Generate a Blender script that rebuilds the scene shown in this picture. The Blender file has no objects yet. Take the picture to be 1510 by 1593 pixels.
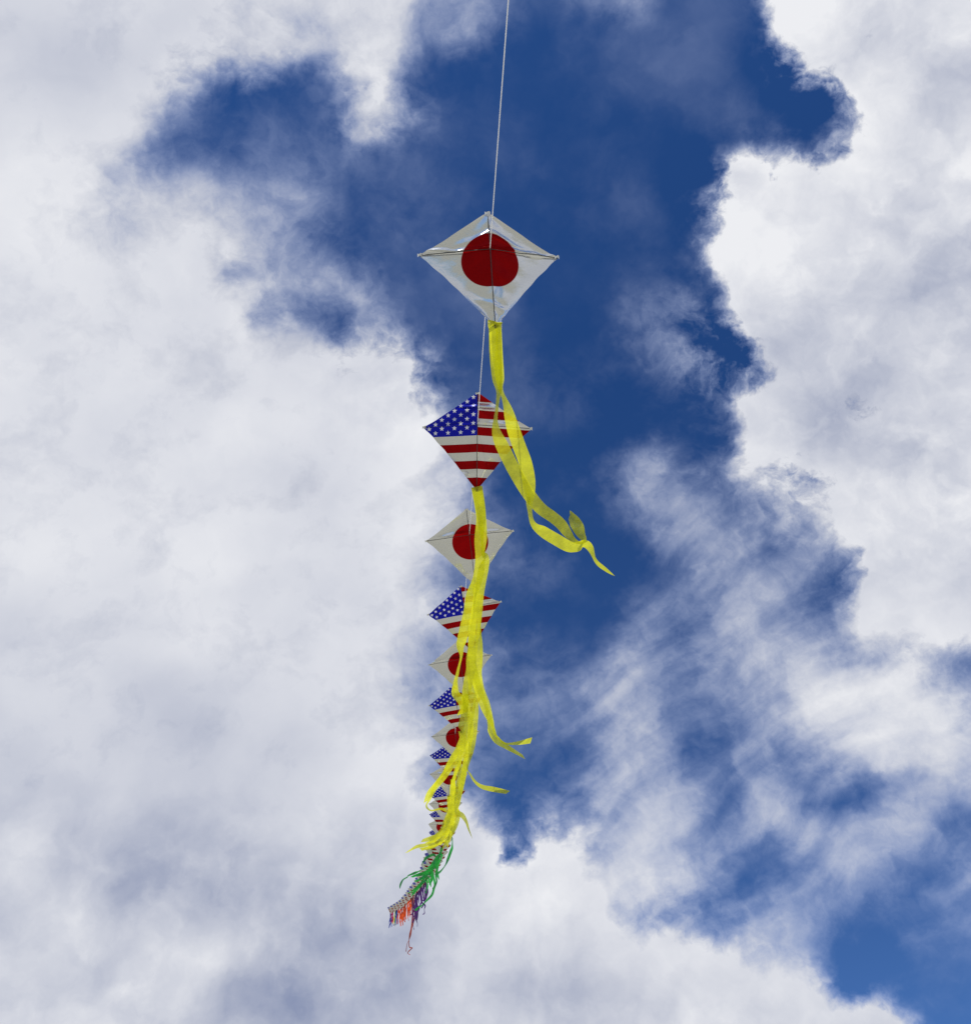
import bpy, math, random
from mathutils import Vector, Matrix
R = math.radians
scene = bpy.context.scene

# ---------------------------------------------------------------- camera
PXW, PXH, FPX = 1510.0, 1593.0, 1530.0          # photograph size and focal length in its pixels
PITCH = R(50)
CAM = Vector((0.0, 0.0, 1.65))
FWD = Vector((0, math.cos(PITCH), math.sin(PITCH)))
UP = Vector((0, -math.sin(PITCH), math.cos(PITCH)))
RIGHT = Vector((1, 0, 0))
cam_data = bpy.data.cameras.new("camera")
cam = bpy.data.objects.new("camera", cam_data)
scene.collection.objects.link(cam)
cam.location = CAM
cam.rotation_euler = (PITCH + R(90), 0, 0)
cam_data.sensor_fit = 'HORIZONTAL'
cam_data.sensor_width = 36.0
cam_data.lens = 36.0 * FPX / PXW
cam_data.clip_start = 0.05
cam_data.clip_end = 20000
scene.camera = cam

# ---------------------------------------------------------------- exposure
scene.view_settings.view_transform = 'Standard'
scene.view_settings.look = 'None'
scene.view_settings.exposure = 0.0
scene.view_settings.gamma = 1.0
scene.view_settings.use_curve_mapping = False

# ---------------------------------------------------------------- sun
SUN_EL, SUN_AZ = R(53), R(205)                   # azimuth clockwise from +Y: behind the photographer
sun_dir = Vector((math.sin(SUN_AZ) * math.cos(SUN_EL), math.cos(SUN_AZ) * math.cos(SUN_EL), math.sin(SUN_EL)))
sd = bpy.data.lights.new("sun", 'SUN')
sd.energy = 4.0
sd.angle = R(0.55)
sd.color = (1.0, 0.955, 0.89)
sun = bpy.data.objects.new("sun", sd)
scene.collection.objects.link(sun)
sun.rotation_euler = sun_dir.to_track_quat('Z', 'Y').to_euler()

# ---------------------------------------------------------------- node helper
class G:
    """Tiny helper to write node graphs as expressions."""
    def __init__(self, nt):
        self.nt = nt
    def node(self, kind, **props):
        n = self.nt.nodes.new(kind)
        for k, v in props.items():
            setattr(n, k, v)
        return n
    def put(self, sock, v):
        if isinstance(v, bpy.types.NodeSocket):
            self.nt.links.new(v, sock)
        elif v is not None:
            sock.default_value = v
    def m(self, op, a, b=None, c=None, clamp=False):
        n = self.node('ShaderNodeMath', operation=op, use_clamp=clamp)
        for i, v in enumerate((a, b, c)):
            self.put(n.inputs[i], v)
        return n.outputs[0]
    def v(self, op, a, b=None, out=0):
        n = self.node('ShaderNodeVectorMath', operation=op)
        self.put(n.inputs[0], a)
        if op == 'SCALE':
            self.put(n.inputs['Scale'], b)
        else:
            self.put(n.inputs[1], b)
        return n.outputs[out]
    def dot(self, a, b):
        return self.v('DOT_PRODUCT', a, b, 'Value')
    def rng(self, x, a, b, c=0.0, d=1.0, mode='SMOOTHSTEP'):
        n = self.node('ShaderNodeMapRange', interpolation_type=mode)
        for i, q in enumerate((x, a, b, c, d)):
            self.put(n.inputs[i], q)
        return n.outputs[0]
    def noise(self, vec, scale, detail=2.0, rough=0.5, lac=2.0, dist=0.0, out='Fac'):
        n = self.node('ShaderNodeTexNoise')
        self.put(n.inputs['Vector'], vec)
        n.inputs['Scale'].default_value = scale
        n.inputs['Detail'].default_value = detail
        n.inputs['Roughness'].default_value = rough
        n.inputs['Lacunarity'].default_value = lac
        n.inputs['Distortion'].default_value = dist
        return n.outputs[out]
    def mix(self, f, a, b, kind='RGBA', blend='MIX'):
        n = self.node('ShaderNodeMix', data_type=kind, blend_type=blend)
        ins = {'RGBA': (0, 6, 7, 2), 'FLOAT': (0, 2, 3, 0)}[kind]
        self.put(n.inputs[ins[0]], f); self.put(n.inputs[ins[1]], a); self.put(n.inputs[ins[2]], b)
        return n.outputs[ins[3]]

def lin(r, g, b):
    f = lambda c: (c / 255 / 12.92) if c / 255 <= 0.04045 else ((c / 255 + 0.055) / 1.055) ** 2.4
    return (f(r), f(g), f(b), 1.0)

# ---------------------------------------------------------------- sky with its clouds
import numpy as np

# Chart of the cloud seen round the middle of the view, on bearings measured like photograph pixels.
# First by eye, one figure per 50 units: 0 clear, 9 solid cloud; then the outlines of the banks, gaps and wisps.
COVER_ROWS = """999999999999746201130000899999
999999676589611000000000698899
999994100015500000000000448999
999972111117410000000000027999
999831111113000000000000204999
998656532210000000000045879999
997788775310000000000068899999
997888876420000000000079999999
999999975653000000000069999999
999999997664000000023103899999
999999998676000000023416999999
999999998876710000013415899999
999999999998830000001223899999
999999999999971000000028999999
999999999999973000023326699999
999999999999775000136634568999
999999999999973120025542366889
999999999999852200001355632589
999999999999973100001367415888
999999999999974100034456535778
999999999999754322245357667663
999999999998546322465246679973
999999999999765233465136689987
999999999999954222576325468887
999999999999943112367614322655
999999999999756425688626446732
999999999999989768898632577353
999999999999999999988631574314
999999999999999999555424653124
999999999999999999789536641012
999999999999799999999978730111
999999999999999999999999996700""".split()
TONE_ROWS = """6 6 6 7 7 7 7 6 6 6 7 8 9 7 8
6 6 7 6 6 7 7 6 6 6 7 8 8 9 7
7 7 6 5 5 6 6 6 6 6 7 8 8 8 8
8 7 6 6 6 6 6 6 6 6 7 9 9 8 7
7 7 7 7 7 6 6 6 6 6 6 8 8 6 7
7 7 7 7 7 7 7 6 6 6 6 7 8 8 7
7 7 7 7 7 8 8 7 6 6 6 7 6 5 7
7 6 7 7 6 7 8 6 6 5 6 6 7 8 8
7 7 7 7 6 7 8 7 6 5 6 7 6 7 8
6 6 6 8 6 6 8 6 5 5 6 7 6 7 8
6 5 5 6 6 7 7 6 5 6 6 7 7 8 8
5 5 5 5 6 7 8 5 5 7 6 7 8 9 8
5 5 5 5 6 7 8 6 6 8 8 6 6 7 6
6 5 5 5 6 7 7 8 8 8 8 6 7 7 6
7 6 5 5 4 5 5 7 7 7 7 6 6 5 6
7 7 7 6 4 5 5 6 7 7 7 8 7 6 6""".splitlines()
CH_S, CH_X0, CH_Y0, CH_NX, CH_NY = 24, -290, -300, 88, 92
xs = CH_X0 + CH_S * np.arange(CH_NX)
ys = CH_Y0 + CH_S * np.arange(CH_NY)
fs = 6
FX, FY = np.meshgrid(np.arange(CH_X0, CH_X0 + CH_S * CH_NX, fs), np.arange(CH_Y0, CH_Y0 + CH_S * CH_NY, fs))

def samp(g,cell,X,Y):
    gx=np.clip(X/cell-.5,0,g.shape[1]-1.001);gy=np.clip(Y/cell-.5,0,g.shape[0]-1.001)
    i=np.floor(gx).astype(int);j=np.floor(gy).astype(int);a=gx-i;b=gy-j
    i2=np.minimum(i+1,g.shape[1]-1);j2=np.minimum(j+1,g.shape[0]-1)
    return (g[j,i]*(1-a)+g[j,i2]*a)*(1-b)+(g[j2,i]*(1-a)+g[j2,i2]*a)*b
def blur(a,s):
    r=int(3*s)+1;k=np.exp(-.5*(np.arange(-r,r+1)/s)**2);k/=k.sum()
    p=np.pad(a,r,mode='edge')
    p=np.apply_along_axis(lambda v:np.convolve(v,k,'valid'),1,p)
    return np.apply_along_axis(lambda v:np.convolve(v,k,'valid'),0,p)
def poly(P):
    P=np.array(P,float);ins=np.zeros(FX.shape,bool);n=len(P)
    for i in range(n):
        x1,y1=P[i];x2,y2=P[(i+1)%n]
        if y1==y2: continue
        c=((FY>=min(y1,y2))&(FY<max(y1,y2)));xi=x1+(FY-y1)*(x2-x1)/(y2-y1)
        ins^=c&(FX<xi)
    return ins.astype(float)
def seg(x0,y0,x1,y1):
    dx,dy=x1-x0,y1-y0;t=np.clip(((FX-x0)*dx+(FY-y0)*dy)/(dx*dx+dy*dy),0,1)
    return np.hypot(FX-x0-t*dx,FY-y0-t*dy)
def ell(cx,cy,rx,ry,ang=0):
    c,s=np.cos(np.radians(ang)),np.sin(np.radians(ang))
    u=(FX-cx)*c-(FY-cy)*s;v=(FX-cx)*s+(FY-cy)*c
    return np.hypot(u/rx,v/ry)
grid = np.array([[int(c) for c in r] for r in COVER_ROWS]) / 9.0
grid = np.where(grid <= 0, 0.02, grid ** 0.85)
C = blur(samp(grid, 50.2, FX, FY), 2.5)

def lay(mask, val, soft, mode='set'):
    global C
    m = blur(mask, soft / fs)
    n = C * (1 - m) + val * m
    C = np.maximum(C, n) if mode == 'max' else np.minimum(C, n) if mode == 'min' else n

right=[(1187,-400),(1187,0),(1209,20),(1204,40),(1212,75),(1242,94),(1219,134),(1247,139),(1267,114),(1281,107),(1301,134),(1321,154),(1336,184),(1321,214),(1321,229),(1296,258),(1277,243),(1252,236),(1227,233),(1207,248),(1222,263),(1212,293),(1187,278),(1172,268),(1147,253),(1127,268),(1113,298),(1110,315),(1122,323),(1118,348),(1122,388),(1110,400),(1113,430),(1132,455),(1122,484),(1142,504),(1162,504),(1170,529),(1187,564),(1212,584),(1197,604),(1167,614),(1142,629),(1142,648),(1157,673),(1162,708),(1172,738),(1197,758),(1250,770),(1300,800),(1320,850),(1325,950),(1340,1000),(2000,1000),(2000,-400)]
bottom=[(700,1240),(750,1272),(765,1292),(775,1322),(790,1347),(800,1367),(807,1342),(825,1312),(849,1270),(869,1292),(894,1327),(919,1357),(939,1402),(959,1441),(969,1471),(974,1501),(960,1520),(988,1501),(1018,1466),(1058,1454),(1088,1471),(1128,1486),(1157,1511),(1187,1511),(1247,1508),(1277,1511),(1306,1536),(1346,1541),(1381,1551),(1401,1566),(1416,1593),(1430,2000),(-400,2000),(-400,1300)]
left=[(-400,-400),(400,-400),(330,60),(293,75),(293,94),(258,119),(233,164),(228,214),(184,233),(139,268),(114,308),(104,368),(240,400),(308,400),(323,440),(392,474),(397,544),(450,550),(536,564),(561,569),(596,554),(616,549),(646,579),(661,618),(670,633),(680,678),(690,740),(650,800),(640,900),(600,1000),(580,1200),(640,1300),(-400,1400)]
topm=[(293,-400),(293,75),(338,82),(368,109),(383,117),(437,99),(432,85),(477,92),(527,97),(537,124),(576,134),(571,164),(542,189),(542,214),(561,226),(596,204),(611,169),(616,114),(641,75),(661,40),(640,-400)]
lay(poly(topm),.93,8); 
R_=poly(right)
lay(R_,1.0,7,'max')
for (cx,cy,rx,ry,v) in [(1345,50,35,18,.84),(1430,90,25,45,.8),(1305,80,10,14,.6),(1300,650,80,40,.85),(1215,725,40,25,.62),(1260,745,40,25,.6)]:
    lay((ell(cx,cy,rx,ry)<1).astype(float),v,14)
lay((ell(1235,180,90,50)<1).astype(float)*(1-R_),0.05,10,'min')
lay(poly(bottom),1.0,9,'max'); lay(poly(left),1.0,26,'max')
lay((ell(480,50,34,14)<1).astype(float),.6,10)
lay((ell(505,80,16,10)<1).astype(float),.4,8)
lay((ell(660,30,20,20)<1).astype(float),.45,10)
lay((ell(715,30,30,30)<1).astype(float),.62,12)
lay((ell(560,130,10,8)<1).astype(float),.5,6)
lay((ell(1308,200,28,46)<1).astype(float),.62,12)
lay((ell(1290,165,10,14)<1).astype(float),.4,6)
# blue pockets
for (cx,cy,rx,ry,an,v,so) in [(800,1320,14,32,0,.08,7),(1222,1348,46,34,0,.12,16),(1335,1238,80,22,0,.16,12),(1425,1395,95,24,45,.12,14),(1150,1440,40,26,0,.3,16),(1345,1490,70,40,0,.06,20),(1450,1530,60,50,0,.1,20),(1475,1270,36,24,40,.15,12),(1286,880,24,62,0,.22,14),(1075,1115,34,60,0,.33,14),(1070,1010,22,26,0,.42,10),(1480,1045,30,18,0,.35,12),(855,1140,40,30,0,.35,16),(900,940,100,70,0,.05,25),(420,350,25,15,0,.35,10),(370,420,25,14,0,.35,8),(460,480,28,16,0,.22,9),(415,490,20,25,0,.3,9),(510,500,25,40,30,.05,12),(1165,520,12,14,0,.12,6)]:
    lay((ell(cx,cy,rx,ry,an)<1).astype(float),v,so)
# streaks
for (x0,y0,x1,y1,w,v,so) in [(1170,1500,1440,1230,38,.68,16),(1391,1392,1470,1317,12,.52,8),(1440,1476,1500,1407,12,.42,8),(1485,1357,1502,1302,16,.5,9),(1165,1210,1215,1255,26,.7,12),(1247,1297,1396,1280,32,.7,14),(1250,1214,1391,1203,14,.5,10),(1300,1440,1400,1330,18,.6,12),(1430,1240,1500,1210,16,.6,10),
   (1110,1560,1330,1380,10,.6,7),(1230,1470,1390,1300,8,.62,6),(1330,1400,1500,1240,7,.5,6),(1380,1470,1500,1350,6,.42,6),(1430,1560,1508,1480,6,.2,9),(1120,1330,1200,1260,9,.6,8),(1050,1130,1110,1060,8,.5,6),(1090,1190,1180,1120,9,.5,7),(870,1230,940,1170,8,.5,8),(780,1012,860,1000,7,.36,6),(770,1062,890,1068,9,.34,8),(760,1290,860,1245,8,.4,6),(985,960,1030,1000,14,.5,9),(990,1040,1005,1180,28,.75,14),(965,1150,960,1260,34,.78,16),(980,490,1060,580,18,.36,12),(1040,470,1090,520,10,.4,8),(1070,540,1100,600,18,.46,12),(1000,740,1090,820,34,.6,18),(900,740,930,770,14,.25,12),(790,860,870,900,24,.25,18),(1130,850,1190,960,30,.68,18),(1140,1000,1260,1060,40,.72,20),(1290,1090,1450,1120,55,.98,20),(400,440,505,470,9,.5,7),(505,440,520,480,7,.35,6),(420,560,545,600,20,.78,14),(300,300,420,340,26,.6,16),(640,185,665,180,4,.35,4),(945,0,985,0,16,.55,8),(865,0,890,0,8,.45,5)]:
    lay((seg(x0,y0,x1,y1)<w).astype(float),v,so,'max' if v>.3 else 'set')
for (cx,cy,rx,ry,v) in [(520,250,140,90,.16),(330,240,70,40,.14),(640,330,120,80,.12),(760,480,40,60,.10),(900,120,60,60,.08),(1130,190,60,40,.10),(1010,330,60,30,.09),(880,620,120,60,.14),(850,760,60,40,.14)]:
    m=blur((ell(cx,cy,rx,ry)<1).astype(float),6);C=np.maximum(C,v*m)
# tone
tone_grid = np.array([[int(c) for c in r.split()] for r in TONE_ROWS]) / 9.0
T=blur(samp(tone_grid,100.3,FX,FY),5)
def tl(mask,dv,soft):
    global T
    T=T+dv*blur(mask,soft/fs)
for (cx,cy,rx,ry,dv,so) in [(1150,320,40,50,.12,14),(1230,300,50,40,.14,14),(1260,50,50,35,.12,14),(1330,150,40,30,.08,12),(1190,420,60,50,.08,18),(1350,290,50,50,.05,16),(1430,95,30,50,-.22,14),(1345,48,30,18,-.18,12),(1305,85,10,16,-.2,6),(1400,310,30,30,-.1,14),(1330,560,80,40,-.12,20),(1280,640,70,35,-.18,18),(1400,650,60,50,.06,16),(1200,650,45,40,.1,14),(1270,680,60,30,-.1,14),
  (300,920,60,25,-.10,14),(240,970,60,10,-.14,8),(290,1000,90,45,.06,16),(270,1030,40,22,.08,10),(390,960,30,60,-.08,14),(240,1080,60,50,-.05,18),(300,1140,60,30,-.14,16),(480,1170,50,30,-.1,14),(590,1090,40,30,-.16,14),
  (140,1290,110,60,-.06,30),(260,1400,120,50,-.05,28),(40,1350,40,70,.16,16),(100,1430,80,30,.12,14),(230,1470,150,40,.10,18),(420,1330,90,40,.08,18),(470,1290,60,40,.08,14),(480,1420,80,30,-.1,16),(390,1550,60,50,-.08,24),(340,1490,50,30,.1,12),(500,1520,30,25,.08,10),(620,1530,24,40,-.2,12),(700,1550,60,40,.08,16),
  (760,1310,20,40,.12,10),(850,1320,30,40,.12,12),(850,1400,70,50,.07,18),(780,1440,60,40,-.08,18),(830,1540,80,30,-.16,18),(900,1430,40,30,.05,12),(1050,1490,60,25,.12,12),(1100,1560,120,30,-.05,14),(1010,1540,60,30,.06,12),(1250,1540,60,20,.08,10),
  (545,190,40,50,-.16,14),(480,60,90,40,-.04,20),(100,60,90,50,-.08,25),(330,150,80,40,0,10),(160,120,70,50,-.06,20),(60,210,50,40,.06,16),(430,680,120,40,.07,22),(330,560,60,60,-.05,20),(340,700,40,50,-.08,18),(420,740,80,30,-.06,16),(560,720,60,60,-.04,16),(600,560,30,30,-.08,10),(490,530,50,30,-.14,14),(620,640,40,40,.08,12),(650,650,20,30,.06,8),(1330,1130,70,40,.12,18),(380,500,30,20,.14,10),(560,430,40,20,.06,10)]:
    tl((ell(cx,cy,rx,ry)<1).astype(float),dv,so)
K=np.zeros_like(C)
for m,v,s in [(poly(right),1,40),(poly(bottom),.8,30)]: K=np.maximum(K,v*blur(m,s/fs))
for (cx,cy,r,v) in [(600,610,90,.8),(310,90,60,.6),(550,170,60,.6),(1130,300,80,1),(1240,100,90,1),(1150,550,90,.9),(380,120,50,.6),(820,1330,60,.9),(1100,1500,110,.8),(1350,1560,70,.8)]:
    K=np.maximum(K,v*blur((ell(cx,cy,r,r)<1).astype(float),5))
K=K*(1-blur((ell(1240,1230,330,330)<1).astype(float),8)*.7)

def split_field(F, rank, base):
    """The field as a sum of products of a curve across and a curve down."""
    F = blur(F, 1.2)
    M = F[np.ix_(((ys - CH_Y0) / fs).astype(int), ((xs - CH_X0) / fs).astype(int))] - base
    wx = np.where((xs < -40) | (xs > 1550), .25, 1.)
    wy = np.where((ys < -40) | (ys > 1633), .25, 1.)
    U, s_, V = np.linalg.svd(M * wy[:, None] * wx[None, :], full_matrices=False)
    out = []
    for k in range(rank):
        a, b = V[k] / wx, U[:, k] / wy
        sa, sb = abs(a).max(), abs(b).max()
        out.append((float(s_[k] * sa * sb), (a / sa * .5 + .5).tolist(), (b / sb * .5 + .5).tolist()))
    return out

COVER = split_field(C, 24, 0.5)
TONE = split_field(T, 12, 0.62)
CRISP = split_field(K, 6, 0.0)


def lobe_dir(x, y):
    return (RIGHT * ((x - PXW / 2) / FPX) + UP * ((PXH / 2 - y) / FPX) + FWD).normalized()

world = bpy.data.worlds.new("World")
scene.world = world
world.use_nodes = True
wt = world.node_tree
wt.nodes.clear()
g = G(wt)
direction = g.node('ShaderNodeTexCoord').outputs['Generated']

def curves(value, tables):
    """Three tables looked up at once; the results come back in -1..1 as a vector."""
    n = g.node('ShaderNodeRGBCurve')
    for ch, tab in enumerate(tables):
        c = n.mapping.curves[ch]
        while len(c.points) < len(tab):
            c.points.new(0.5, 0.5)
        for k, y in enumerate(tab):
            c.points[k].location = (k / (len(tab) - 1), y)
            c.points[k].handle_type = 'VECTOR'
    n.mapping.update()
    col = g.node('ShaderNodeCombineXYZ')
    for k in range(3):
        g.put(col.inputs[k], value)
    g.put(n.inputs['Color'], col.outputs[0])
    return g.v('SUBTRACT', g.v('SCALE', n.outputs[0], 2.0), (1.0, 1.0, 1.0))

def field(cu, cv, terms, base):
    acc = base
    for k in range(0, len(terms), 3):
        tr = terms[k:k + 3]
        a = curves(cu, [t[1] for t in tr])
        b = curves(cv, [t[2] for t in tr])
        acc = g.m('ADD', g.dot(g.v('MULTIPLY', a, b), tuple(t[0] for t in tr)), acc)
    return acc

def centred(s, a):                                # (s - 0.5) * a
    return g.m('MULTIPLY', g.m('SUBTRACT', s, 0.5), a)

front = g.m('MAXIMUM', g.dot(direction, tuple(FWD)), 0.05)
bu = g.m('DIVIDE', g.dot(direction, tuple(RIGHT)), front)
bv = g.m('DIVIDE', g.dot(direction, tuple(UP)), front)
wn = g.v('SUBTRACT', g.noise(direction, 11.0, 5.0, 0.55, out='Color'), (0.5, 0.5, 0.5))
wf = g.v('SUBTRACT', g.noise(direction, 38.0, 4.0, 0.6, out='Color'), (0.5, 0.5, 0.5))
wn = g.v('ADD', wn, g.v('SCALE', wf, 0.42))
ws = g.node('ShaderNodeSeparateXYZ'); g.put(ws.inputs[0], wn)

def chart(amount):
    u_ = g.m('ADD', bu, g.m('MULTIPLY', ws.outputs[0], amount))
    v_ = g.m('ADD', bv, g.m('MULTIPLY', ws.outputs[1], amount))
    return (g.m('ADD', g.m('MULTIPLY', u_, FPX / (CH_S * (CH_NX - 1))), (PXW / 2 - CH_X0) / (CH_S * (CH_NX - 1)), clamp=True),
            g.m('ADD', g.m('MULTIPLY', v_, -FPX / (CH_S * (CH_NY - 1))), (PXH / 2 - CH_Y0) / (CH_S * (CH_NY - 1)), clamp=True))

cu, cv = chart(0.062)
q = g.v('ADD', direction, g.v('SCALE', wn, 0.055))
cover = field(cu, cv, COVER, 0.5)
cu0, cv0 = chart(0.012)
tone = field(cu0, cv0, TONE, 0.62)
crisp = field(cu0, cv0, CRISP, 0.0)
# past the chart the sky is broken cloud
inside = g.rng(g.dot(direction, tuple(FWD)), math.cos(R(50)), math.cos(R(42)))
wide = g.noise(direction, 2.6, 5.0, 0.5)
cover = g.mix(inside, g.rng(wide, 0.42, 0.60), cover, 'FLOAT')
big = g.noise(q, 20.0, 10.0, 0.60)                 # billows and rags
soft = g.noise(q, 7.0, 5.0, 0.52)                 # slow shading inside the banks
fine = g.noise(q, 60.0, 6.0, 0.6)
# high wisps: noise stretched along their own run
e1 = (RIGHT * 0.80 + UP * 0.60)
e2 = (UP * 0.80 - RIGHT * 0.60)
bent = g.v('ADD', direction, g.v('SCALE', g.v('SUBTRACT', g.noise(direction, 4.0, 2.0, 0.5, out='Color'), (0.5, 0.5, 0.5)), 0.16))
comb = g.node('ShaderNodeCombineXYZ')
g.put(comb.inputs[0], g.m('MULTIPLY', g.dot(bent, tuple(e1)), 7.0))
g.put(comb.inputs[1], g.m('MULTIPLY', g.dot(bent, tuple(e2)), 34.0))
g.put(comb.inputs[2], g.m('MULTIPLY', g.dot(bent, tuple(FWD)), 10.0))
streak = g.noise(comb.outputs[0], 1.0, 6.0, 0.52)
wisp = g.m('SUBTRACT', 1.0, crisp, clamp=True)
thin = g.m('MULTIPLY', g.m('MULTIPLY', cover, g.m('SUBTRACT', 1.12, cover)), 3.4, clamp=True)
sunward = g.v('ADD', q, tuple(UP * 0.022 - RIGHT * 0.012))
relief = g.m('SUBTRACT', g.noise(q, 10.0, 6.0, 0.50), g.noise(sunward, 10.0, 6.0, 0.50))
rag = g.m('ADD', centred(big, 0.72), centred(fine, 0.34))
region = g.rng(g.dot(direction, tuple(lobe_dir(1260, 1200))), math.cos(520 / FPX), math.cos(260 / FPX))
rag = g.m('MULTIPLY', rag, g.m('SUBTRACT', 1.0, g.m('MULTIPLY', region, 0.15)))
rag = g.m('ADD', rag, g.m('MULTIPLY', centred(streak, 0.33), g.m('ADD', wisp, g.m('MULTIPLY', region, 1.0))))
rag = g.m('ADD', rag, g.m('MULTIPLY', g.m('ADD', centred(big, 1.05), centred(fine, 0.36)), crisp))
dens = g.m('ADD', cover, g.m('MULTIPLY', rag, g.m('ADD', thin, 0.08)))
dens = g.m('ADD', dens, g.m('MULTIPLY', g.m('SUBTRACT', dens, 0.50), g.m('MULTIPLY', crisp, 0.9)))
dens = g.m('ADD', dens, g.m('MULTIPLY', g.rng(soft, 0.42, 0.78), g.m('SUBTRACT', 0.22, g.m('MULTIPLY', cover, 0.22))))
dens = g.m('SUBTRACT', dens, g.m('MULTIPLY', g.m('MULTIPLY', wisp, g.rng(g.dot(direction, tuple(lobe_dir(1160, 1020))), math.cos(620 / FPX), math.cos(300 / FPX))), 0.10))
alpha = g.m('POWER', g.rng(dens, 0.0, 1.0, mode='LINEAR'), 1.5)
alpha = g.m('MULTIPLY', alpha, 0.992)
body = g.m('MULTIPLY', relief, g.m('ADD', g.m('MULTIPLY', crisp, 1.05), 0.24))
t = g.m('ADD', g.m('MULTIPLY_ADD', tone, 1.12, g.m('MULTIPLY_ADD', crisp, -0.23, -0.09)), g.m('ADD', body, g.m('ADD', centred(soft, 0.46), g.m('ADD', g.m('MULTIPLY', centred(big, 0.9), g.m('MULTIPLY_ADD', crisp, 0.6, 0.06)), centred(fine, 0.06)))))
rim = g.m('MULTIPLY', g.rng(dens, 0.55, 0.9), g.rng(dens, 1.0, 1.5, 1.0, 0.0))
t = g.m('ADD', t, g.m('MULTIPLY', g.m('MULTIPLY', rim, crisp), 0.16))
t = g.m('ADD', t, g.m('MULTIPLY', g.m('SUBTRACT', 1.0, g.rng(dens, 0.0, 1.05, mode='LINEAR')), 0.42))
cloud = g.mix(g.rng(t, 0.0, 1.0, mode='LINEAR'), lin(136, 147, 178), lin(238, 239, 243))
cloud = g.mix(g.rng(dens, 0.25, 0.95, 0.85, 0.0), cloud, lin(190, 208, 250))
sky = g.node('ShaderNodeTexSky', sky_type='NISHITA')
sky.sun_disc = False
sky.sun_elevation = SUN_EL
sky.sun_rotation = SUN_AZ
sky.altitude = 200
sky.air_density = 1.0
sky.dust_density = 1.2
sky.ozone_density = 4.0
bg_sky = g.node('ShaderNodeBackground')
# the deep blue of a polarised, contrasty exposure
near_horizon = g.rng(g.dot(direction, (0, 0, 1)), 0.30, 0.85, 1.0, 0.0, 'LINEAR')
g.put(bg_sky.inputs[0], g.mix(1.0, sky.outputs[0], g.mix(near_horizon, (0.27, 0.61, 1.10, 1.0), (0.62, 0.93, 1.38, 1.0)), blend='MULTIPLY'))
bg_sky.inputs[1].default_value = 0.08
bg_cloud = g.node('ShaderNodeBackground')
g.put(bg_cloud.inputs[0], cloud)
bg_cloud.inputs[1].default_value = 1.0
up_mask = g.rng(g.dot(direction, (0, 0, 1)), -0.02, 0.04)
mixs = g.node('ShaderNodeMixShader')
g.put(mixs.inputs[0], g.m('MULTIPLY', alpha, up_mask))
g.put(mixs.inputs[1], bg_sky.outputs[0])
g.put(mixs.inputs[2], bg_cloud.outputs[0])
wo = g.node('ShaderNodeOutputWorld')
g.put(wo.inputs[0], mixs.outputs[0])
world.cycles.sampling_method = 'MANUAL'
world.cycles.sample_map_resolution = 512


# ---------------------------------------------------------------- materials
def material(name):
    m = bpy.data.materials.new(name)
    m.use_nodes = True
    m.node_tree.nodes.clear()
    return m, G(m.node_tree)

def finish(gr, shader):
    o = gr.node('ShaderNodeOutputMaterial')
    gr.put(o.inputs[0], shader)

def sheet(gr, col, through, gloss, rough, clear=0.0, clear_col=(1, 1, 1, 1), normal=None, see=None, sheen=(1, 1, 1, 1)):
    """Thin plastic sheet: reflects, lets light through, shines; clear = share one looks straight through."""
    d = gr.node('ShaderNodeBsdfDiffuse'); gr.put(d.inputs['Color'], col)
    t = gr.node('ShaderNodeBsdfTranslucent'); gr.put(t.inputs['Color'], col if see is None else see)
    gl = gr.node('ShaderNodeBsdfGlossy'); gr.put(gl.inputs['Color'], sheen); gr.put(gl.inputs['Roughness'], rough)
    if normal is not None:
        for n in (d, t, gl):
            gr.put(n.inputs['Normal'], normal)
    a = gr.node('ShaderNodeMixShader'); gr.put(a.inputs[0], through); gr.put(a.inputs[1], d.outputs[0]); gr.put(a.inputs[2], t.outputs[0])
    b = gr.node('ShaderNodeMixShader'); gr.put(b.inputs[0], gloss); gr.put(b.inputs[1], a.outputs[0]); gr.put(b.inputs[2], gl.outputs[0])
    if clear > 0:
        tr = gr.node('ShaderNodeBsdfTransparent'); gr.put(tr.inputs[0], clear_col)
        c = gr.node('ShaderNodeMixShader'); gr.put(c.inputs[0], clear); gr.put(c.inputs[1], b.outputs[0]); gr.put(c.inputs[2], tr.outputs[0])
        return c.outputs[0]
    return b.outputs[0]

def foil_bump(gr, uv):
    n = gr.noise(uv, 3.0, 3.0, 0.5)
    cr = gr.node('ShaderNodeTexNoise', noise_type='RIDGED_MULTIFRACTAL')
    gr.put(cr.inputs['Vector'], uv); cr.inputs['Scale'].default_value = 5.0; cr.inputs['Detail'].default_value = 2.0
    h = gr.m('ADD', n, gr.m('MULTIPLY', cr.outputs['Fac'], 0.12))
    b = gr.node('ShaderNodeBump'); b.inputs['Strength'].default_value = 0.22; b.inputs['Distance'].default_value = 0.02
    gr.put(b.inputs['Height'], h)
    return b.outputs[0]

def shine(gr, dark, nb):
    lw = gr.node('ShaderNodeLayerWeight'); lw.inputs['Blend'].default_value = 0.32
    gr.put(lw.inputs['Normal'], nb)
    return gr.mix(dark, gr.m('ADD', gr.m('MULTIPLY', lw.outputs['Fresnel'], 0.9), 0.42, clamp=True), gr.m('MULTIPLY_ADD', lw.outputs['Fresnel'], 0.30, 0.03), 'FLOAT')

WHITE = (0.46, 0.465, 0.445, 1); WHITE_T = (0.40, 0.405, 0.39, 1)
RED = (0.20, 0.002, 0.004, 1); BLUE = (0.010, 0.012, 0.42, 1)

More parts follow.
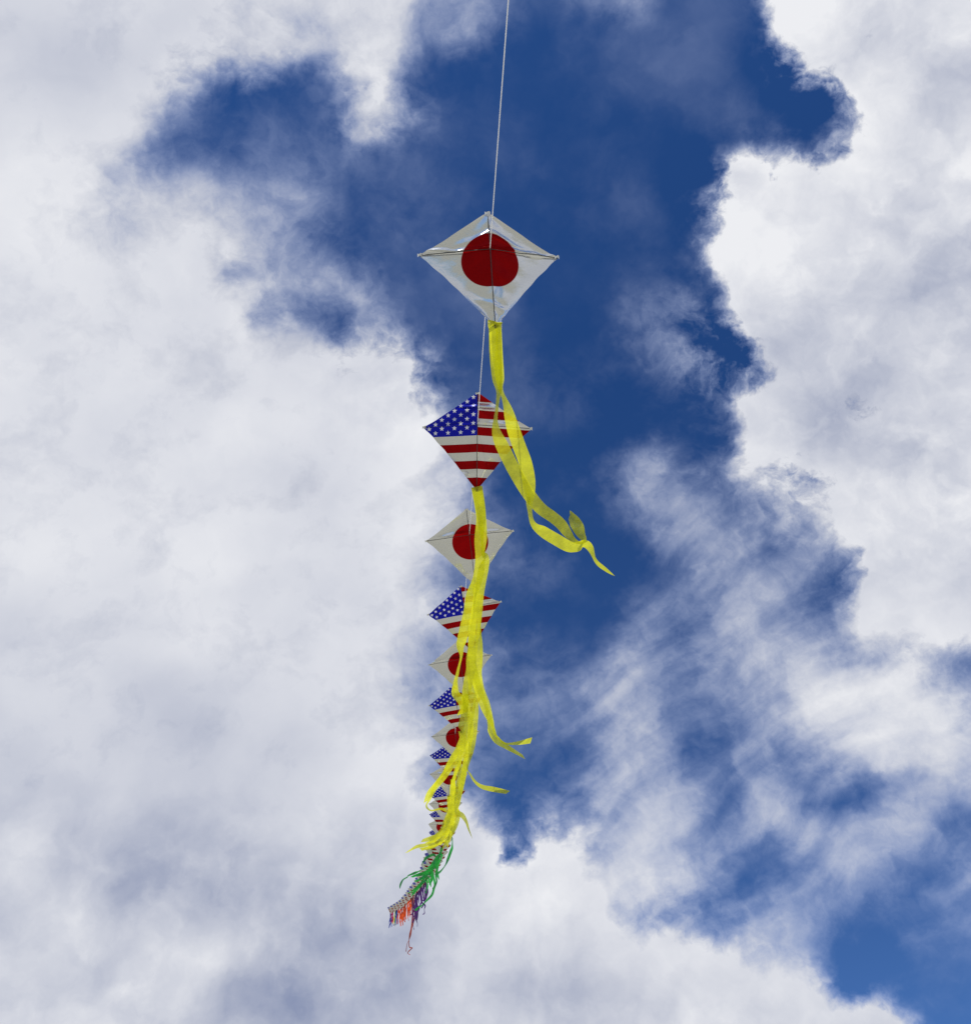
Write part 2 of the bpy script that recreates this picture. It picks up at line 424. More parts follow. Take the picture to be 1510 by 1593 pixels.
def uv_xy(gr):
    """Sail coordinates from its own UV map: x across the spar, y up the spine, in half spans."""
    uvn = gr.node('ShaderNodeUVMap'); uvn.uv_map = "sail"
    s = gr.v('SCALE', gr.v('SUBTRACT', uvn.outputs[0], (0.5, 0.5, 0.0)), 4.0)
    sep = gr.node('ShaderNodeSeparateXYZ'); gr.put(sep.inputs[0], s)
    return s, sep.outputs[0], sep.outputs[1]

def disc_material():
    m, gr = material("white_foil_with_red_disc")
    s, x, y = uv_xy(gr)
    r = gr.v('LENGTH', gr.v('ADD', s, (0.0, 0.16, 0.0)), None, 'Value')
    inside = gr.rng(r, 0.408, 0.414, 1.0, 0.0, 'LINEAR')
    col = gr.mix(inside, WHITE, RED)
    see = gr.mix(inside, WHITE_T, (0.25, 0.001, 0.002, 1))
    nb = foil_bump(gr, s)
    finish(gr, sheet(gr, col, 0.55, shine(gr, inside, nb), 0.17, normal=nb, see=see, sheen=gr.mix(inside, (1, 1, 1, 1), (0.80, 0.06, 0.06, 1))))
    return m

def star_mask(gr, x, y, cx, cy, px, py, rad):
    lx = gr.m('SUBTRACT', gr.m('MULTIPLY', gr.m('FRACT', gr.m('ADD', gr.m('DIVIDE', gr.m('SUBTRACT', x, cx), px), 0.5)), px), px / 2)
    ly = gr.m('SUBTRACT', gr.m('MULTIPLY', gr.m('FRACT', gr.m('ADD', gr.m('DIVIDE', gr.m('SUBTRACT', y, cy), py), 0.5)), py), py / 2)
    r = gr.m('SQRT', gr.m('ADD', gr.m('MULTIPLY', lx, lx), gr.m('MULTIPLY', ly, ly)))
    a = gr.m('ARCTAN2', lx, ly)
    sec = 2 * math.pi / 5
    f = gr.m('ABSOLUTE', gr.m('SUBTRACT', gr.m('MULTIPLY', gr.m('FRACT', gr.m('ADD', gr.m('DIVIDE', a, sec), 0.5 + 5)), sec), sec / 2))
    u = gr.m('MULTIPLY', r, gr.m('COSINE', f)); w = gr.m('MULTIPLY', r, gr.m('SINE', f))
    # edge from the tip (rad, 0) to the inner corner at 36 degrees
    ri = rad * 0.42
    ix, iy = ri * math.cos(math.pi / 5), ri * math.sin(math.pi / 5)
    nx, ny = iy, rad - ix
    k = nx * rad
    e = gr.m('SUBTRACT', k, gr.m('ADD', gr.m('MULTIPLY', u, nx), gr.m('MULTIPLY', w, ny)))
    return gr.m('GREATER_THAN', e, 0.0)

def stripes_material():
    m, gr = material("foil_with_stars_and_stripes")
    s, x, y = uv_xy(gr)
    band = gr.m('FLOOR', gr.m('DIVIDE', gr.m('ADD', y, 0.19), 0.155))
    red = gr.m('LESS_THAN', gr.m('ABSOLUTE', gr.m('MODULO', band, 2.0)), 0.5)
    red = gr.m('MAXIMUM', red, gr.m('LESS_THAN', y, -0.965))
    canton = gr.m('MULTIPLY', gr.m('LESS_THAN', x, 0.0), gr.m('GREATER_THAN', y, -0.19))
    star = gr.m('MAXIMUM', star_mask(gr, x, y, -0.076, -0.12, 0.233, 0.16, 0.047), gr.m('MULTIPLY', star_mask(gr, x, y, -0.1925, -0.04, 0.233, 0.16, 0.047), gr.m('GREATER_THAN', y, -0.12)))
    col = gr.mix(red, WHITE, RED)
    col = gr.mix(canton, col, gr.mix(star, BLUE, (0.8, 0.8, 0.8, 1)))
    see = gr.mix(red, WHITE_T, (0.25, 0.001, 0.002, 1))
    see = gr.mix(canton, see, gr.mix(star, (0.004, 0.006, 0.26, 1), (0.62, 0.62, 0.62, 1)))
    dark = gr.m('MAXIMUM', red, canton)
    nb = foil_bump(gr, s)
    finish(gr, sheet(gr, col, 0.55, shine(gr, dark, nb), 0.15, normal=nb, see=see, sheen=gr.mix(canton, gr.mix(red, (1, 1, 1, 1), (0.80, 0.06, 0.06, 1)), (0.20, 0.22, 0.9, 1))))
    return m

def ribbon_material(name, col, see, clear=0.28):
    m, gr = material(name)
    tc = gr.node('ShaderNodeTexCoord').outputs['Object']
    b = gr.node('ShaderNodeBump'); b.inputs['Strength'].default_value = 0.5; b.inputs['Distance'].default_value = 0.012
    uvn = gr.node('ShaderNodeUVMap'); uvn.uv_map = "ribbon"
    run = gr.v('MULTIPLY', uvn.outputs[0], (9.0, 0.55, 1.0))
    run = gr.v('ADD', run, gr.v('SCALE', (17.0, 5.0, 0.0), gr.node('ShaderNodeObjectInfo').outputs['Random']))
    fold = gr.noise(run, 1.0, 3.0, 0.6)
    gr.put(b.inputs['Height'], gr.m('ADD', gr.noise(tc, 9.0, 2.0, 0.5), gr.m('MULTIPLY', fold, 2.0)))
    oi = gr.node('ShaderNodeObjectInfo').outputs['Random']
    v = gr.m('ADD', gr.m('MULTIPLY_ADD', oi, 0.40, 0.30), gr.rng(fold, 0.30, 0.70, 0.30, 0.66))  # shade of the folds painted into the colour, besides a random tone per ribbon
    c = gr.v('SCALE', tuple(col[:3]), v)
    finish(gr, sheet(gr, c, 0.62, 0.045, 0.16, clear, see, b.outputs[0]))
    return m

def plain(name, col, rough=0.5, metal=0.0):
    m, gr = material(name)
    p = gr.node('ShaderNodeBsdfPrincipled')
    tc = gr.node('ShaderNodeTexCoord').outputs['Object']
    gr.put(p.inputs['Base Color'], gr.mix(gr.noise(tc, 30.0, 3.0), tuple(c * 0.85 for c in col[:3]) + (1,), tuple(min(1, c * 1.1) for c in col[:3]) + (1,)))
    p.inputs['Roughness'].default_value = rough
    p.inputs['Metallic'].default_value = metal
    finish(gr, p.outputs[0])
    return m

M_DISC, M_STRIPES = disc_material(), stripes_material()
M_YELLOW = ribbon_material("yellow_plastic_ribbon", (0.68, 0.68, 0.014), (0.92, 0.94, 0.28, 1), 0.32)
M_GREEN = ribbon_material("green_plastic_ribbon", (0.006, 0.30, 0.035), (0.25, 0.9, 0.35, 1), 0.10)
M_PURPLE = ribbon_material("purple_plastic_ribbon", (0.055, 0.006, 0.12), (0.5, 0.25, 0.8, 1), 0.06)
M_ORANGE = ribbon_material("orange_plastic_ribbon", (0.70, 0.075, 0.006), (1.0, 0.55, 0.3, 1), 0.06)
M_PINK = ribbon_material("pink_plastic_ribbon", (0.55, 0.015, 0.10), (1.0, 0.4, 0.6, 1), 0.06)
M_BLUE = ribbon_material("blue_plastic_ribbon", (0.015, 0.06, 0.38), (0.3, 0.5, 1.0, 1), 0.06)
M_TEAL = ribbon_material("dark_green_plastic_ribbon", (0.01, 0.14, 0.10), (0.3, 0.8, 0.6, 1), 0.06)
M_BROWN = ribbon_material("red_brown_twisted_ribbon", (0.40, 0.07, 0.05), (0.9, 0.5, 0.4, 1), 0.04)
M_ROD = plain("dark_fibre_rod", (0.030, 0.030, 0.028), 0.4)
m, gr = material("white_nylon_line")
finish(gr, sheet(gr, (0.88, 0.88, 0.87, 1), 0.6, 0.05, 0.4))
M_LINE = m
M_TAPE = plain("clear_white_tape", (0.80, 0.80, 0.78), 0.25)

# ---------------------------------------------------------------- geometry helpers
def at(x, y, d):
    """The point of the scene seen at photograph pixel (x, y), d metres deep along the view."""
    return CAM + FWD * d + RIGHT * ((x - PXW / 2) / FPX * d) + UP * ((PXH / 2 - y) / FPX * d)

def new_mesh(name, verts, faces, mat, smooth=True):
    me = bpy.data.meshes.new(name)
    me.from_pydata([tuple(v) for v in verts], [], faces)
    me.materials.append(mat)
    for p in me.polygons:
        p.use_smooth = smooth
    me.update()
    return me

def link(name, me, parent=None):
    o = bpy.data.objects.new(name, me)
    scene.collection.objects.link(o)
    if parent is not None:
        o.parent = parent
    return o

def tube(pts, rad, n=6):
    verts, faces = [], []
    pts = [Vector(p) for p in pts]
    side = None
    for i, p in enumerate(pts):
        t = (pts[min(i + 1, len(pts) - 1)] - pts[max(i - 1, 0)]).normalized()
        if side is None:
            side = t.orthogonal().normalized()
        side = (side - t * side.dot(t)).normalized()
        up = t.cross(side)
        for k in range(n):
            a = 2 * math.pi * k / n
            verts.append(p + (side * math.cos(a) + up * math.sin(a)) * rad)
    for i in range(len(pts) - 1):
        for k in range(n):
            a, b = i * n + k, i * n + (k + 1) % n
            faces.append((a, b, b + n, a + n))
    faces.append(tuple(range(n))[::-1]); faces.append(tuple(range((len(pts) - 1) * n, len(pts) * n)))
    return verts, faces

def catmull(pts, sub):
    out = []
    n = len(pts)
    for i in range(n - 1):
        p0, p1, p2, p3 = pts[max(i - 1, 0)], pts[i], pts[i + 1], pts[min(i + 2, n - 1)]
        for s in range(sub):
            t = s / sub
            out.append(tuple(0.5 * (2 * b + (c - a) * t + (2 * a - 5 * b + 4 * c - d) * t * t + (3 * b - a - 3 * c + d) * t ** 3)
                             for a, b, c, d in zip(p0, p1, p2, p3)))
    out.append(tuple(pts[-1]))
    return out

# ---------------------------------------------------------------- the sail of a kite
HALF = 0.40                                      # half span in metres
TOP, BOT = 0.60, 1.20                            # spine above and below the spar, in half spans

def sail_z(x, y, seed, flap):
    """Shape of the foil in half spans: swept-back wings, billow, a crease along the spar, small puckers."""
    w = (1 - y / TOP) if y > 0 else (1 + y / BOT)
    w = max(w, 0.02)
    e = max(0.0, 1 - abs(x) / w)
    z = -0.13 * abs(x) ** 1.35
    z -= 0.035 * math.sin(math.pi * min(1, e)) * (1 if y < 0 else 0.5)
    wob = 0.55 + 0.45 * math.sin(7 * x + seed * 2.1)
    yc = 0.055 + 0.03 * math.sin(5 * x + seed) * abs(x)
    z += (0.0 if flap < 0 else 0.050) * wob * math.exp(-((y - yc) / 0.042) ** 2)
    z += 0.040 * math.exp(-((y - 0.27 + (0.36 + 0.08 * math.sin(seed)) * abs(x) - 0.02 * math.sin(11 * x + seed)) / 0.040) ** 2) * max(0.0, 1 - abs(x) / 0.75) * (0.6 + 0.4 * math.sin(4 * x + 1 + seed))
    z += 0.030 * math.exp(-((y + 0.86 + 0.5 * x * math.cos(seed)) / 0.035) ** 2) * max(0.0, math.sin(3.0 * x + 0.6 + seed))
    z += 0.004 * math.sin(17 * (y + 0.6 * abs(x)) + seed) * e
    z += 0.003 * math.sin(29 * x - 9 * y + seed * 3) * e
    if flap > 0:                                  # foil folded over below the nose: a flat facet turned up to the sun
        k = max(0.0, 1 - (abs(x) / 0.42) ** 6)
        s = y - 0.335
        z += k * (max(0.0, 0.086 - 1.10 * s) if s > 0 else max(0.0, 0.086 + 1.6 * s))
    if flap < 0:                                  # foil pulled tight over the spar: a narrow facet along it
        yc = 0.03 + 0.04 * math.sin(6 * x + 0.5) * abs(x)
        s = y - yc
        h = 0.036 * (0.75 + 0.25 * math.sin(19 * x + 2))
        z += max(0.0, h - 0.62 * s) if s > 0 else max(0.0, h + 1.5 * s)
    return z

def sail_mesh(name, mat, seed, rows, cols, flap=0.0, blunt=0.0):
    verts, faces, uvs = [], [], []
    ys = []
    for i in range(rows + 1):
        ys.append(TOP - (TOP + BOT) * i / rows)
    if rows > 20:                                 # closer rows around the creases
        ys = sorted(set(ys + [0.055 + k * 0.0081 for k in range(-9, 10)] + [0.25 + k * 0.0103 for k in range(19)]), reverse=True)
    for y in ys:
        w = (1 - y / TOP) if y > 0 else (1 + y / BOT)
        w = max(w, blunt if y < 0 else 0.0)
        bow = 1 - 0.05 * math.sin(math.pi * w) + 0.008 * math.sin(23 * y + seed)
        for j in range(cols + 1):
            u = -1 + 2 * j / cols
            x = u * max(w * bow, 0.006)
            verts.append((x * HALF, (y - 0.045 * abs(x)) * HALF, sail_z(x, y, seed, flap) * HALF))
            uvs.append((0.5 + x * 0.25, 0.5 + y * 0.25))
    n = cols + 1
    for i in range(len(ys) - 1):
        for j in range(cols):
            a = i * n + j
            faces.append((a, a + n, a + n + 1, a + 1))
    me = new_mesh(name, verts, faces, mat)
    uvl = me.uv_layers.new(name="sail")
    for lp in me.loops:
        uvl.data[lp.index].uv = uvs[lp.vertex_index]
    return me

def rod_meshes(seed, flap):
    pts = [(0, TOP * HALF, 0.004)] + [(0, y * HALF, sail_z(0, y, seed, 0) * HALF + 0.006) for y in (0.45, 0.3, 0.0, -0.4, -0.8)] + [(0, -(BOT + 0.03) * HALF, 0.006)]
    if flap > 0:
        pts = [(0, y * HALF, sail_z(0, y, seed, flap) * HALF + 0.006) for y in (0.58, 0.5, 0.42, 0.37, 0.32, 0.25, 0.0, -0.5, -1.0)] + [(0, -(BOT + 0.03) * HALF, 0.006)]
    v, f = tube(pts, 0.0026)
    spine = new_mesh("spine", v, f, M_ROD)
    pts = [(x * HALF, -0.045 * abs(x) * HALF, (sail_z(x, 0.0, seed, flap) * HALF + 0.005)) for x in [k / 10 - 1 for k in range(21)]]
    v, f = tube(pts, 0.0022)
    return spine, new_mesh("spar", v, f, M_ROD)

def tape_mesh(px, py, sx, sy, seed):
    """A strip of tape folded round a tip of the sail."""
    z = sail_z(px, py, seed, 0) * HALF
    vs, fs = [], []
    n = 6
    for i in range(n + 1):
        a = math.pi * (i / n) - math.pi / 2
        for k in (-1, 0, 1):
            vs.append((px * HALF + (sx * 0.5) * math.sin(a) * 0.9, (py - 0.045 * abs(px)) * HALF + k * sy / 2 + 0.004 * math.sin(5 * i + k), z + 0.009 * math.cos(a) + 0.002 * math.sin(i * 2.3 + seed)))
    for i in range(n):
        for k in range(2):
            a = i * 3 + k
            fs.append((a, a + 1, a + 4, a + 3))
    return new_mesh("end_tape", vs, fs, M_TAPE)

VARIANTS = {}
def variant(kind, v, near):
    key = (kind, v, near)
    if key not in VARIANTS:
        seed = v * 1.7 + (0.4 if kind == 'disc' else 2.2)
        flap = 0.0 if v or not near else (0.1 if kind == 'stripes' else -0.1)
        r, c = (44, 40) if near else (16, 12)
        sail = sail_mesh("sail", M_DISC if kind == 'disc' else M_STRIPES, seed, r, c, flap, 0.10 if kind == 'disc' else 0.0)
        spine, spar = rod_meshes(seed, flap)
        tapes = [tape_mesh(s * 0.985, 0.0, 0.03, 0.018, seed) for s in (-1, 1)] + [tape_mesh(0, TOP - 0.02, 0.036, 0.016, seed)]
        VARIANTS[key] = (sail, spine, spar, tapes)
    return VARIANTS[key]

# ---------------------------------------------------------------- the train: where each kite flies
# image centre (where spar and spine cross), span in photograph pixels, roll, tilt of the top away (+)
KEYS = {1: (762, 388, 220, -1.3, 31), 2: (742.5, 661, 169, -0.7, 6), 3: (730, 832, 137, 6.7, -8), 4: (722, 945, 116, 10, -12),
        5: (715.5, 1026, 99, 8.7, -14), 6: (709, 1090, 86, 10, -16), 7: (708, 1142, 77, 8, -17), 8: (703, 1173, 69, 1.5, -18),
        9: (698, 1204.5, 61, -1, -19), 10: (696.5, 1233, 58, 7, -20), 11: (693, 1250, 53, 0, -20), 12: (691.5, 1267, 49.5, 0, -20),
        13: (688.5, 1283, 46, -1, -20), 14: (687.5, 1295, 43.2, -1, -20), 15: (685.5, 1305, 40.7, -2, -21), 16: (683, 1314, 38.5, -4, -21),
        17: (679.5, 1324, 36.5, -5, -21), 18: (676, 1331, 34.7, -7, -22), 20: (671, 1343, 31.5, -9, -22), 24: (661.5, 1362, 26.6, -12, -23),
        28: (652, 1376.5, 23, -15, -23), 30: (646.5, 1382.5, 21.7, -16, -24), 34: (636.5, 1394.5, 19.2, -17, -24),
        38: (627.5, 1404, 17.2, -17, -25), 42: (618.5, 1409, 15.6, -15, -25), 46: (609, 1414, 14.3, -14, -25)}
N_KITES = 46

def key_at(i):
    if i in KEYS:
        return KEYS[i]
    ks = sorted(KEYS)
    a = max(k for k in ks if k < i); b = min(k for k in ks if k > i)
    t = (i - a) / (b - a)
    return tuple(p + (q_ - p) * t for p, q_ in zip(KEYS[a], KEYS[b]))

def strand(points):
    return [tuple(float(t) for t in p.split(',')) for p in points.split()]

# ribbons as seen: x, y, apparent width in photograph pixels
STRANDS = {
    1: ["769.8,505,19 770.5,548,19 773,590,14 774.5,612,5 773,632,3 771.5,652,3 774,676,8 785,702,14 801,734,18 821,767,19 840,790,17 859,804,16 872,815,16 884,830,13 895,840,7 905,843,3 908,838,7 902,826,17 895,814,19 888,804,12 886,799,3",
        "770,510,20 773,552,18 778,590,12 781,612,4 790,640,11 798,667,17 807,693,19 817,720,18 822,745,12 823,768,5 823,790,3 829,812,4 845,827,15 866,840,18 884,850,17 897,851,14 908,847,12 915,851,12 923,866,4 934,880,7 951,894,3"],
    2: ["748,800,15 745,840,13 747,868,14 743,900,13 733,925,11 729,950,13 722,980,15 717,1003,11 718,1018,3 713,1040,3 708,1062,6 708,1078,12 717,1090,12 720,1102,10 716,1112,8",
        "748,800,15 752,835,10 752,860,4 755,868,6 752,885,14 748,905,14 744,930,11 742,955,11 738,985,14 735,1012,12 732,1040,13 728,1062,14 724,1085,12 722,1110,10 716,1135,10"],
    3: ["742,925,10 743,945,12 745,970,9 745,1000,11 744,1030,11 743,1050,9 747,1072,13 757,1095,12 763,1125,11 764,1138,9 772,1151,10 785,1160,9 800,1169,9 815,1178,9",
        "740,930,8 736,960,10 734,985,12 733,1015,12 738,1050,8 745,1075,12 755,1105,10 767,1133,7 772,1145,8 785,1156,6 805,1156,8 826,1152,9"],
    4: ["729,1030,10 732,1055,10 735,1085,9 733,1110,10 727,1140,10 717,1165,10 707,1182,10 692,1205,10 677,1226,9 669,1242,9 664,1254,7 671,1261,5 685,1259,6 696,1262,8",
        "735,1030,9 740,1060,9 740,1090,9 738,1120,9 735,1150,9 731,1175,7 727,1195,3 731,1204,3 739,1216,4 750,1224,6 766,1228,8 790,1233,9"],
    5: ["724,1095,8 725,1120,8 720,1145,8 713,1165,8 704,1180,8 692,1200,7 680,1216,7 668,1234,8 662,1248,5",
        "728,1100,8 732,1130,8 730,1155,8 725,1178,8 722,1200,8 717,1225,8 712,1248,8 708,1265,8"],
    6: ["722,1150,7 726,1170,8 723,1195,8 718,1220,7 713,1245,8 709,1262,9 719,1269,7 725,1278,5 729,1290,5 734,1303,2",
        "720,1160,7 714,1190,7 705,1215,6 703,1240,8 700,1265,9 692,1290,8 680,1300,8 668,1305,7 656,1308,4"],
    7: ["715,1200,7 712,1225,7 706,1250,7 701,1275,7 694,1295,7 684,1312,7 670,1318,7 654,1322,5",
        "707,1205,6 705,1230,7 709,1255,8 713,1266,7 709,1285,5 703,1300,4"],
    8: ["706,1235,6 702,1258,7 697,1275,7 690,1292,6 678,1306,6 664,1314,6 650,1317,5 640,1322,3 632,1327,2",
        "708,1240,6 706,1262,6 706,1285,5 700,1304,5 694,1316,4"],
    9: ["702,1260,6 704,1280,6 703,1296,5 698,1312,4", "697,1265,6 690,1283,5 682,1296,5 672,1306,5"],
    10: ["698,1275,5 697,1292,5 691,1306,4 683,1315,4", "702,1278,5 700,1295,4 696,1310,3"],
    11: ["692,1285,5 686,1298,5 676,1308,5 663,1312,4", "699,1286,4 697,1302,4 690,1314,3"],
    12: ["688,1300,4 681,1310,4 669,1317,4 657,1321,3", "695,1298,4 694,1311,3 688,1320,3"],
    13: ["694,1310,4 697,1318,3", "684,1311,4 674,1318,4 662,1322,3"],
    14: ["687,1321,5 681,1338,6 676,1348,6 662,1358,5 646,1363,4 639,1365,2", "697,1305,2 703,1304,2 703,1318,2 701,1325,4 697,1336,4 692,1347,3 685,1356,4 677,1361,4"],
    15: ["683,1330,5 675,1340,5 668,1352,5 655,1362,4", "687,1332,4 681,1345,5 680,1358,4 682,1368,3"],
    16: ["678,1340,6 672,1350,6 664,1356,5 652,1360,4 640,1365,3", "676,1330,5 668,1332,5 661,1337,5 656,1345,3"],
    17: ["676,1345,5 672,1356,5 672,1368,4 669,1377,3", "660,1352,1 646,1358,1 636,1362,1.4 633,1365,2.5 627,1369,4 623,1376,3 621.5,1382,1.5"],
    18: ["680,1350,5 678,1362,5 679,1372,4 675,1382,4 672,1392,4 665,1400,4 657,1408,4 650,1413,4 646,1417,3", "674,1350,6 665,1357,6 656,1366,5 648,1370,4"],
    19: ["669,1358,5 662,1364,5 655,1368,4 645,1372,3", "673,1360,4 676,1374,3 673,1384,3"],
    20: ["664,1360,5 654,1375,4 642,1386,4 635,1390,5", "671,1366,5 669,1377,3"],
    21: ["661,1370,4 650,1381,4 641,1391,4", "668,1372,4 670,1380,3"],
    22: ["656,1376,4 647,1386,4 640,1394,3", "665,1378,4 662,1390,3"],
    23: ["665,1384,2.5 664,1392,3 660,1399,3 656,1402,2", "663,1386,2 663,1396,3 660,1402,2"],
    24: ["661,1388,2 661,1399,2 657,1402,2", "658,1386,2 658,1398,1.5"],
    25: ["655,1391,2.5 656,1402,2.5 652,1411,3 649,1418,2.5 646,1425,2", "659,1396,2 660,1406,2 655,1413,2"],
    26: ["654,1396,2 656,1404,2 661,1409,2 660,1415,2 660,1421,2 657.5,1423,1.5", "650,1398,1.5 646,1403,1.5 650,1411,1.5"],
    27: ["647,1398,2.5 646.5,1407,2.5 649,1413,2 645,1422,2.5", "651,1404,1.5 655,1406,1.5"],
    28: ["649,1408,2 652,1413,2.5 649,1421,3 647,1430,3 649,1436,2 649,1442,1.5", "646,1412,2 650,1420,3 648,1432,2"],
    29: ["644,1410,2 646,1421,2.5 643,1428,2.5 642,1436,2.5", "648,1416,2 646,1426,3 644,1434,2"],
    30: ["642,1406,2 644,1415,2 641,1422,2 637,1424,2", "645,1424,2.5 643,1434,2.5 640,1445,2 638.5,1455,1.8 636,1463,1.6 633,1470,1.6 631.5,1481,1.2"],
    31: ["643,1430,2 642.5,1440,2 644,1447,1.2", "641,1430,2 639.5,1445,2 637,1455,1.5 636,1466,1.5 637,1474,1.8 641,1475,1.5 637,1479,1.5 634,1483,1.2 638,1486,1"],
}
STRANDS_MAT = {(30, 1): M_BROWN, (31, 1): M_BROWN}

def fallen(i, bx, by, w, n):
    """Short ribbons hanging from the far kites."""
    rnd = random.Random(i * 7 + n)
    ln = rnd.uniform(20, 29) * (1.0 if i < 41 else 0.82)
    x = bx + rnd.uniform(-1.2, 1.2)
    pts = []
    for k in range(1, 6):
        t = k / 5
        pts.append((x + rnd.uniform(-0.9, 0.9) + (n - 0.8) * 2.4 * t - 1.0 * t, by + ln * t, w * rnd.uniform(0.45, 0.95)))
    return pts


def ribbon_object(parent, pts, d0, length, mat, real_w, flip, inv, sub=6, twist=0.0, phase=0.0):
    turn = lambda s: 1 - twist * (0.5 - 0.5 * math.cos(2 * math.pi * (2.3 * s + phase))) * min(1, 4 * s)
    pts = catmull(pts, sub)
    total = 0.0
    acc = [0.0]
    for a, b in zip(pts, pts[1:]):
        total += math.hypot(b[0] - a[0], b[1] - a[1]); acc.append(total)
    total = max(total, 1e-6)
    cen = []
    for p, s in zip(pts, acc):
        cen.append(at(p[0], p[1], d0 + length * s / total))
    verts, faces = [], []
    for i, p in enumerate(pts):
        t = cen[min(i + 1, len(cen) - 1)] - cen[max(i - 1, 0)]
        view = (cen[i] - CAM).normalized()
        side = t.cross(view)
        if side.length < 1e-9:
            side = RIGHT.copy()
        side.normalize()
        away = side.cross(t).normalized()
        d = d0 + length * acc[i] / total
        c = min(1.0, max(0.10, p[2] * d / FPX / real_w)) * turn(acc[i] / total)
        s = math.sqrt(max(0.0, 1 - c * c)) * flip * math.cos(3.1 * acc[i] / total)
        wv = (side * c + away * s)
        wv = wv.normalized() * real_w / 2
        cup = away * (0.06 * real_w * math.sin(9 * acc[i] / total + flip))
        for k in (-1, -0.35, 0.35, 1):
            verts.append(inv @ (cen[i] + wv * k + cup * (1 - k * k)))
    for i in range(len(pts) - 1):
        for k in range(3):
            a = i * 4 + k
            faces.append((a, a + 1, a + 5, a + 4))
    me = new_mesh("tail_ribbon", verts, faces, mat)
    uvl = me.uv_layers.new(name="ribbon")
    metres = [0.0]
    for a, b_ in zip(cen, cen[1:]):
        metres.append(metres[-1] + (b_ - a).length)
    for lp in me.loops:
        uvl.data[lp.index].uv = (metres[lp.vertex_index // 4], (lp.vertex_index % 4) / 3)
    return link("tail_ribbon", me, parent)

RIBBON_W = 0.082
LABELS = {
    1: "largest white foil kite with a red disc, topmost on the line against blue sky",
    2: "large stars and stripes foil kite hanging right below the topmost red disc kite",
    3: "red disc kite between the two largest stars and stripes kites, ribbon over its disc",
    4: "tilted stars and stripes kite half covered by yellow ribbons, fourth kite from the top",
    5: "white red disc kite crossed by a thin twisted yellow ribbon, fifth kite from the top",
    6: "tilted stars and stripes kite with yellow ribbon over its blue corner, sixth from the top",
    7: "white red disc kite with half its disc behind yellow ribbons, seventh from the top",
    8: "small stars and stripes kite, left wing clear of the ribbons, eighth from the top",
    9: "small red disc kite, only wing tips clear of the ribbons, ninth from the top",
    10: "small stars and stripes kite inside the loop of yellow ribbon on the left",
    11: "small red disc kite nearly hidden behind the thickest knot of yellow ribbons",
    12: "small stars and stripes kite just below the yellow loop, blue wing tip clear",
    13: "small red disc kite with pale wing tips clear of the lowest yellow ribbons",
}
random.seed(4)
GROUP = "flag kites strung along one line"
centres, kites = [], []
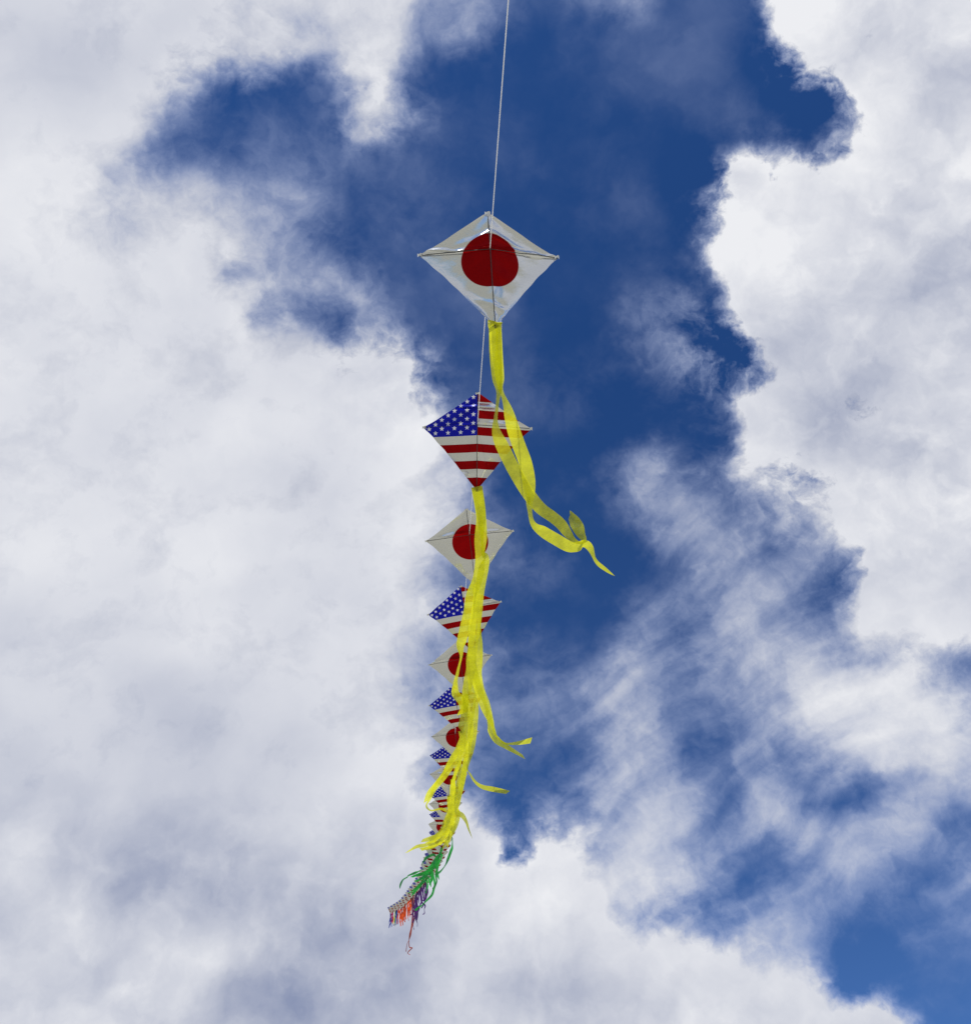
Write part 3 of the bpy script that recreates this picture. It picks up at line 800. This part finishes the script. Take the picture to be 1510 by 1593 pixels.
for i in range(1, N_KITES + 1):
    cx, cy, span, roll, tilt = key_at(i)
    d = 2 * HALF * FPX / span
    c = at(cx, cy, d)
    centres.append(c)
    jit = 0 if i < 7 else 1
    roll += jit * random.uniform(-2, 2); tilt += jit * random.uniform(-4, 4)
    kind = 'disc' if i % 2 else 'stripes'
    near = i <= 12
    sail, spine, spar, tapes = variant(kind, ((i - 1) // 2) % 3, near)
    view = (c - CAM).normalized()
    xa = (RIGHT - view * RIGHT.dot(view)).normalized()
    ya = (-view).cross(xa)
    r_ = R(roll)
    xa, ya = xa * math.cos(r_) + ya * math.sin(r_), ya * math.cos(r_) - xa * math.sin(r_)
    ya = (ya * math.cos(R(tilt)) + view * math.sin(R(tilt))).normalized()
    yaw = R(9 if i == 1 else random.uniform(-9, 9) if i > 6 else 0)     # the first kite turns its right wing away
    xa = (xa * math.cos(yaw) + view * math.sin(yaw)).normalized()
    ya = (ya - xa * ya.dot(xa)).normalized()
    za = xa.cross(ya)
    mw = Matrix((xa, ya, za)).transposed().to_4x4()
    mw.translation = c
    root = bpy.data.objects.new("disc_kite" if kind == 'disc' else "stars_and_stripes_kite", None)
    scene.collection.objects.link(root)
    root.empty_display_size = 0.1
    root.matrix_world = mw
    root['category'] = 'kite'
    root['group'] = GROUP
    link("sail", sail, root)
    if i <= 22:
        link("spine", spine, root); link("spar", spar, root)
    if i <= 6:
        for tp in tapes:
            link("end_tape", tp, root)
    if i <= 13:
        colour, mat = 'yellow', M_YELLOW
    elif i <= 22:
        colour, mat = 'green', M_GREEN
    elif i <= 31:
        colour, mat = 'purple', M_PURPLE
    elif i <= 40:
        colour, mat = 'orange', M_ORANGE
    else:
        colour, mat = {41: ('blue', M_BLUE), 42: ('dark green', M_TEAL), 43: ('yellow', M_YELLOW), 44: ('pink', M_PINK), 45: ('purple', M_PURPLE), 46: ('blue', M_BLUE)}[i]
    what = "white red disc kite" if kind == 'disc' else "stars and stripes kite"
    if i in LABELS:
        root['label'] = LABELS[i]
    elif i <= 40:
        root['label'] = "tiny %s in the %s stretch of the kite train" % (what, colour + ' ribbon')
    elif i == 46:
        root['label'] = "tiniest stars and stripes kite at the far left tip of the train"
    else:
        root['label'] = "tiny %s with %s ribbons near the train's far left tip" % (what, colour)
    # tail: ribbons taped to the bottom corner
    bottom = mw @ Vector((0, -(BOT - 0.06) * HALF, 0.004))
    rel = bottom - CAM
    bd = rel.dot(FWD)
    bx = PXW / 2 + rel.dot(RIGHT) / bd * FPX
    by = PXH / 2 - rel.dot(UP) / bd * FPX
    inv = mw.inverted()
    wpx = RIBBON_W / bd * FPX
    if i in STRANDS:
        lists = [(strand(s), STRANDS_MAT.get((i, n_), mat)) for n_, s in enumerate(STRANDS[i])]
    else:
        lists = [(fallen(i, bx, by, wpx, n_), mat) for n_ in range(3)]
    for n_, (pts, mt) in enumerate(lists):
        pts = [(bx, by, wpx)] + [p for p in pts]
        ln = 1.25 if i <= 22 else 0.35
        ribbon_object(root, pts, bd - 0.012 - 0.012 * n_, ln + 0.12 * n_, mt, RIBBON_W if i < 23 else 0.075, 1 if n_ % 2 else -1, inv, 6, 0.0 if i < 3 else 0.62, i * 0.37 + n_ * 0.5)
    kites.append(root)

# ---------------------------------------------------------------- the line that carries them
p0 = at(790.5, 0, 4.16)
back = (p0 - centres[0])
foot = centres[0] + back * (centres[0].z / -back.z)
path = [tuple(foot), tuple(p0)] + [tuple(c) for c in centres]
ln_pts = [tuple(foot)] + catmull(path[1:], 4)
v, f = tube(ln_pts, 0.0025, 6)
line = link("kite_line", new_mesh("kite_line", v, f, M_LINE))
line['label'] = "thin white kite line rising from the topmost kite and threading all the others"
line['category'] = "kite line"

# ---------------------------------------------------------------- the field below (never in the frame, it throws light up)
m, gr = material("dry_grass_field")
p = gr.node('ShaderNodeBsdfPrincipled')
tc = gr.node('ShaderNodeTexCoord').outputs['Object']
gr.put(p.inputs['Base Color'], gr.mix(gr.noise(tc, 0.4, 8.0, 0.6), (0.22, 0.22, 0.15, 1), (0.36, 0.34, 0.26, 1)))
p.inputs['Roughness'].default_value = 0.95
finish(gr, p.outputs[0])
gv, gf = [(0, 0, 0)], []
RAD = [4, 20, 80, 300, 1200, 6000]
for r in RAD:
    for k in range(48):
        a = 2 * math.pi * k / 48
        gv.append((r * math.cos(a), r * math.sin(a), 0))
for k in range(48):
    gf.append((0, 1 + k, 1 + (k + 1) % 48))
for i in range(len(RAD) - 1):
    for k in range(48):
        a, b = 1 + i * 48 + k, 1 + i * 48 + (k + 1) % 48
        gf.append((a, a + 48, b + 48, b))
ground = link("ground", new_mesh("ground", gv, gf, m))
ground['kind'] = 'structure'
ground['label'] = "dry grass field under the kites"
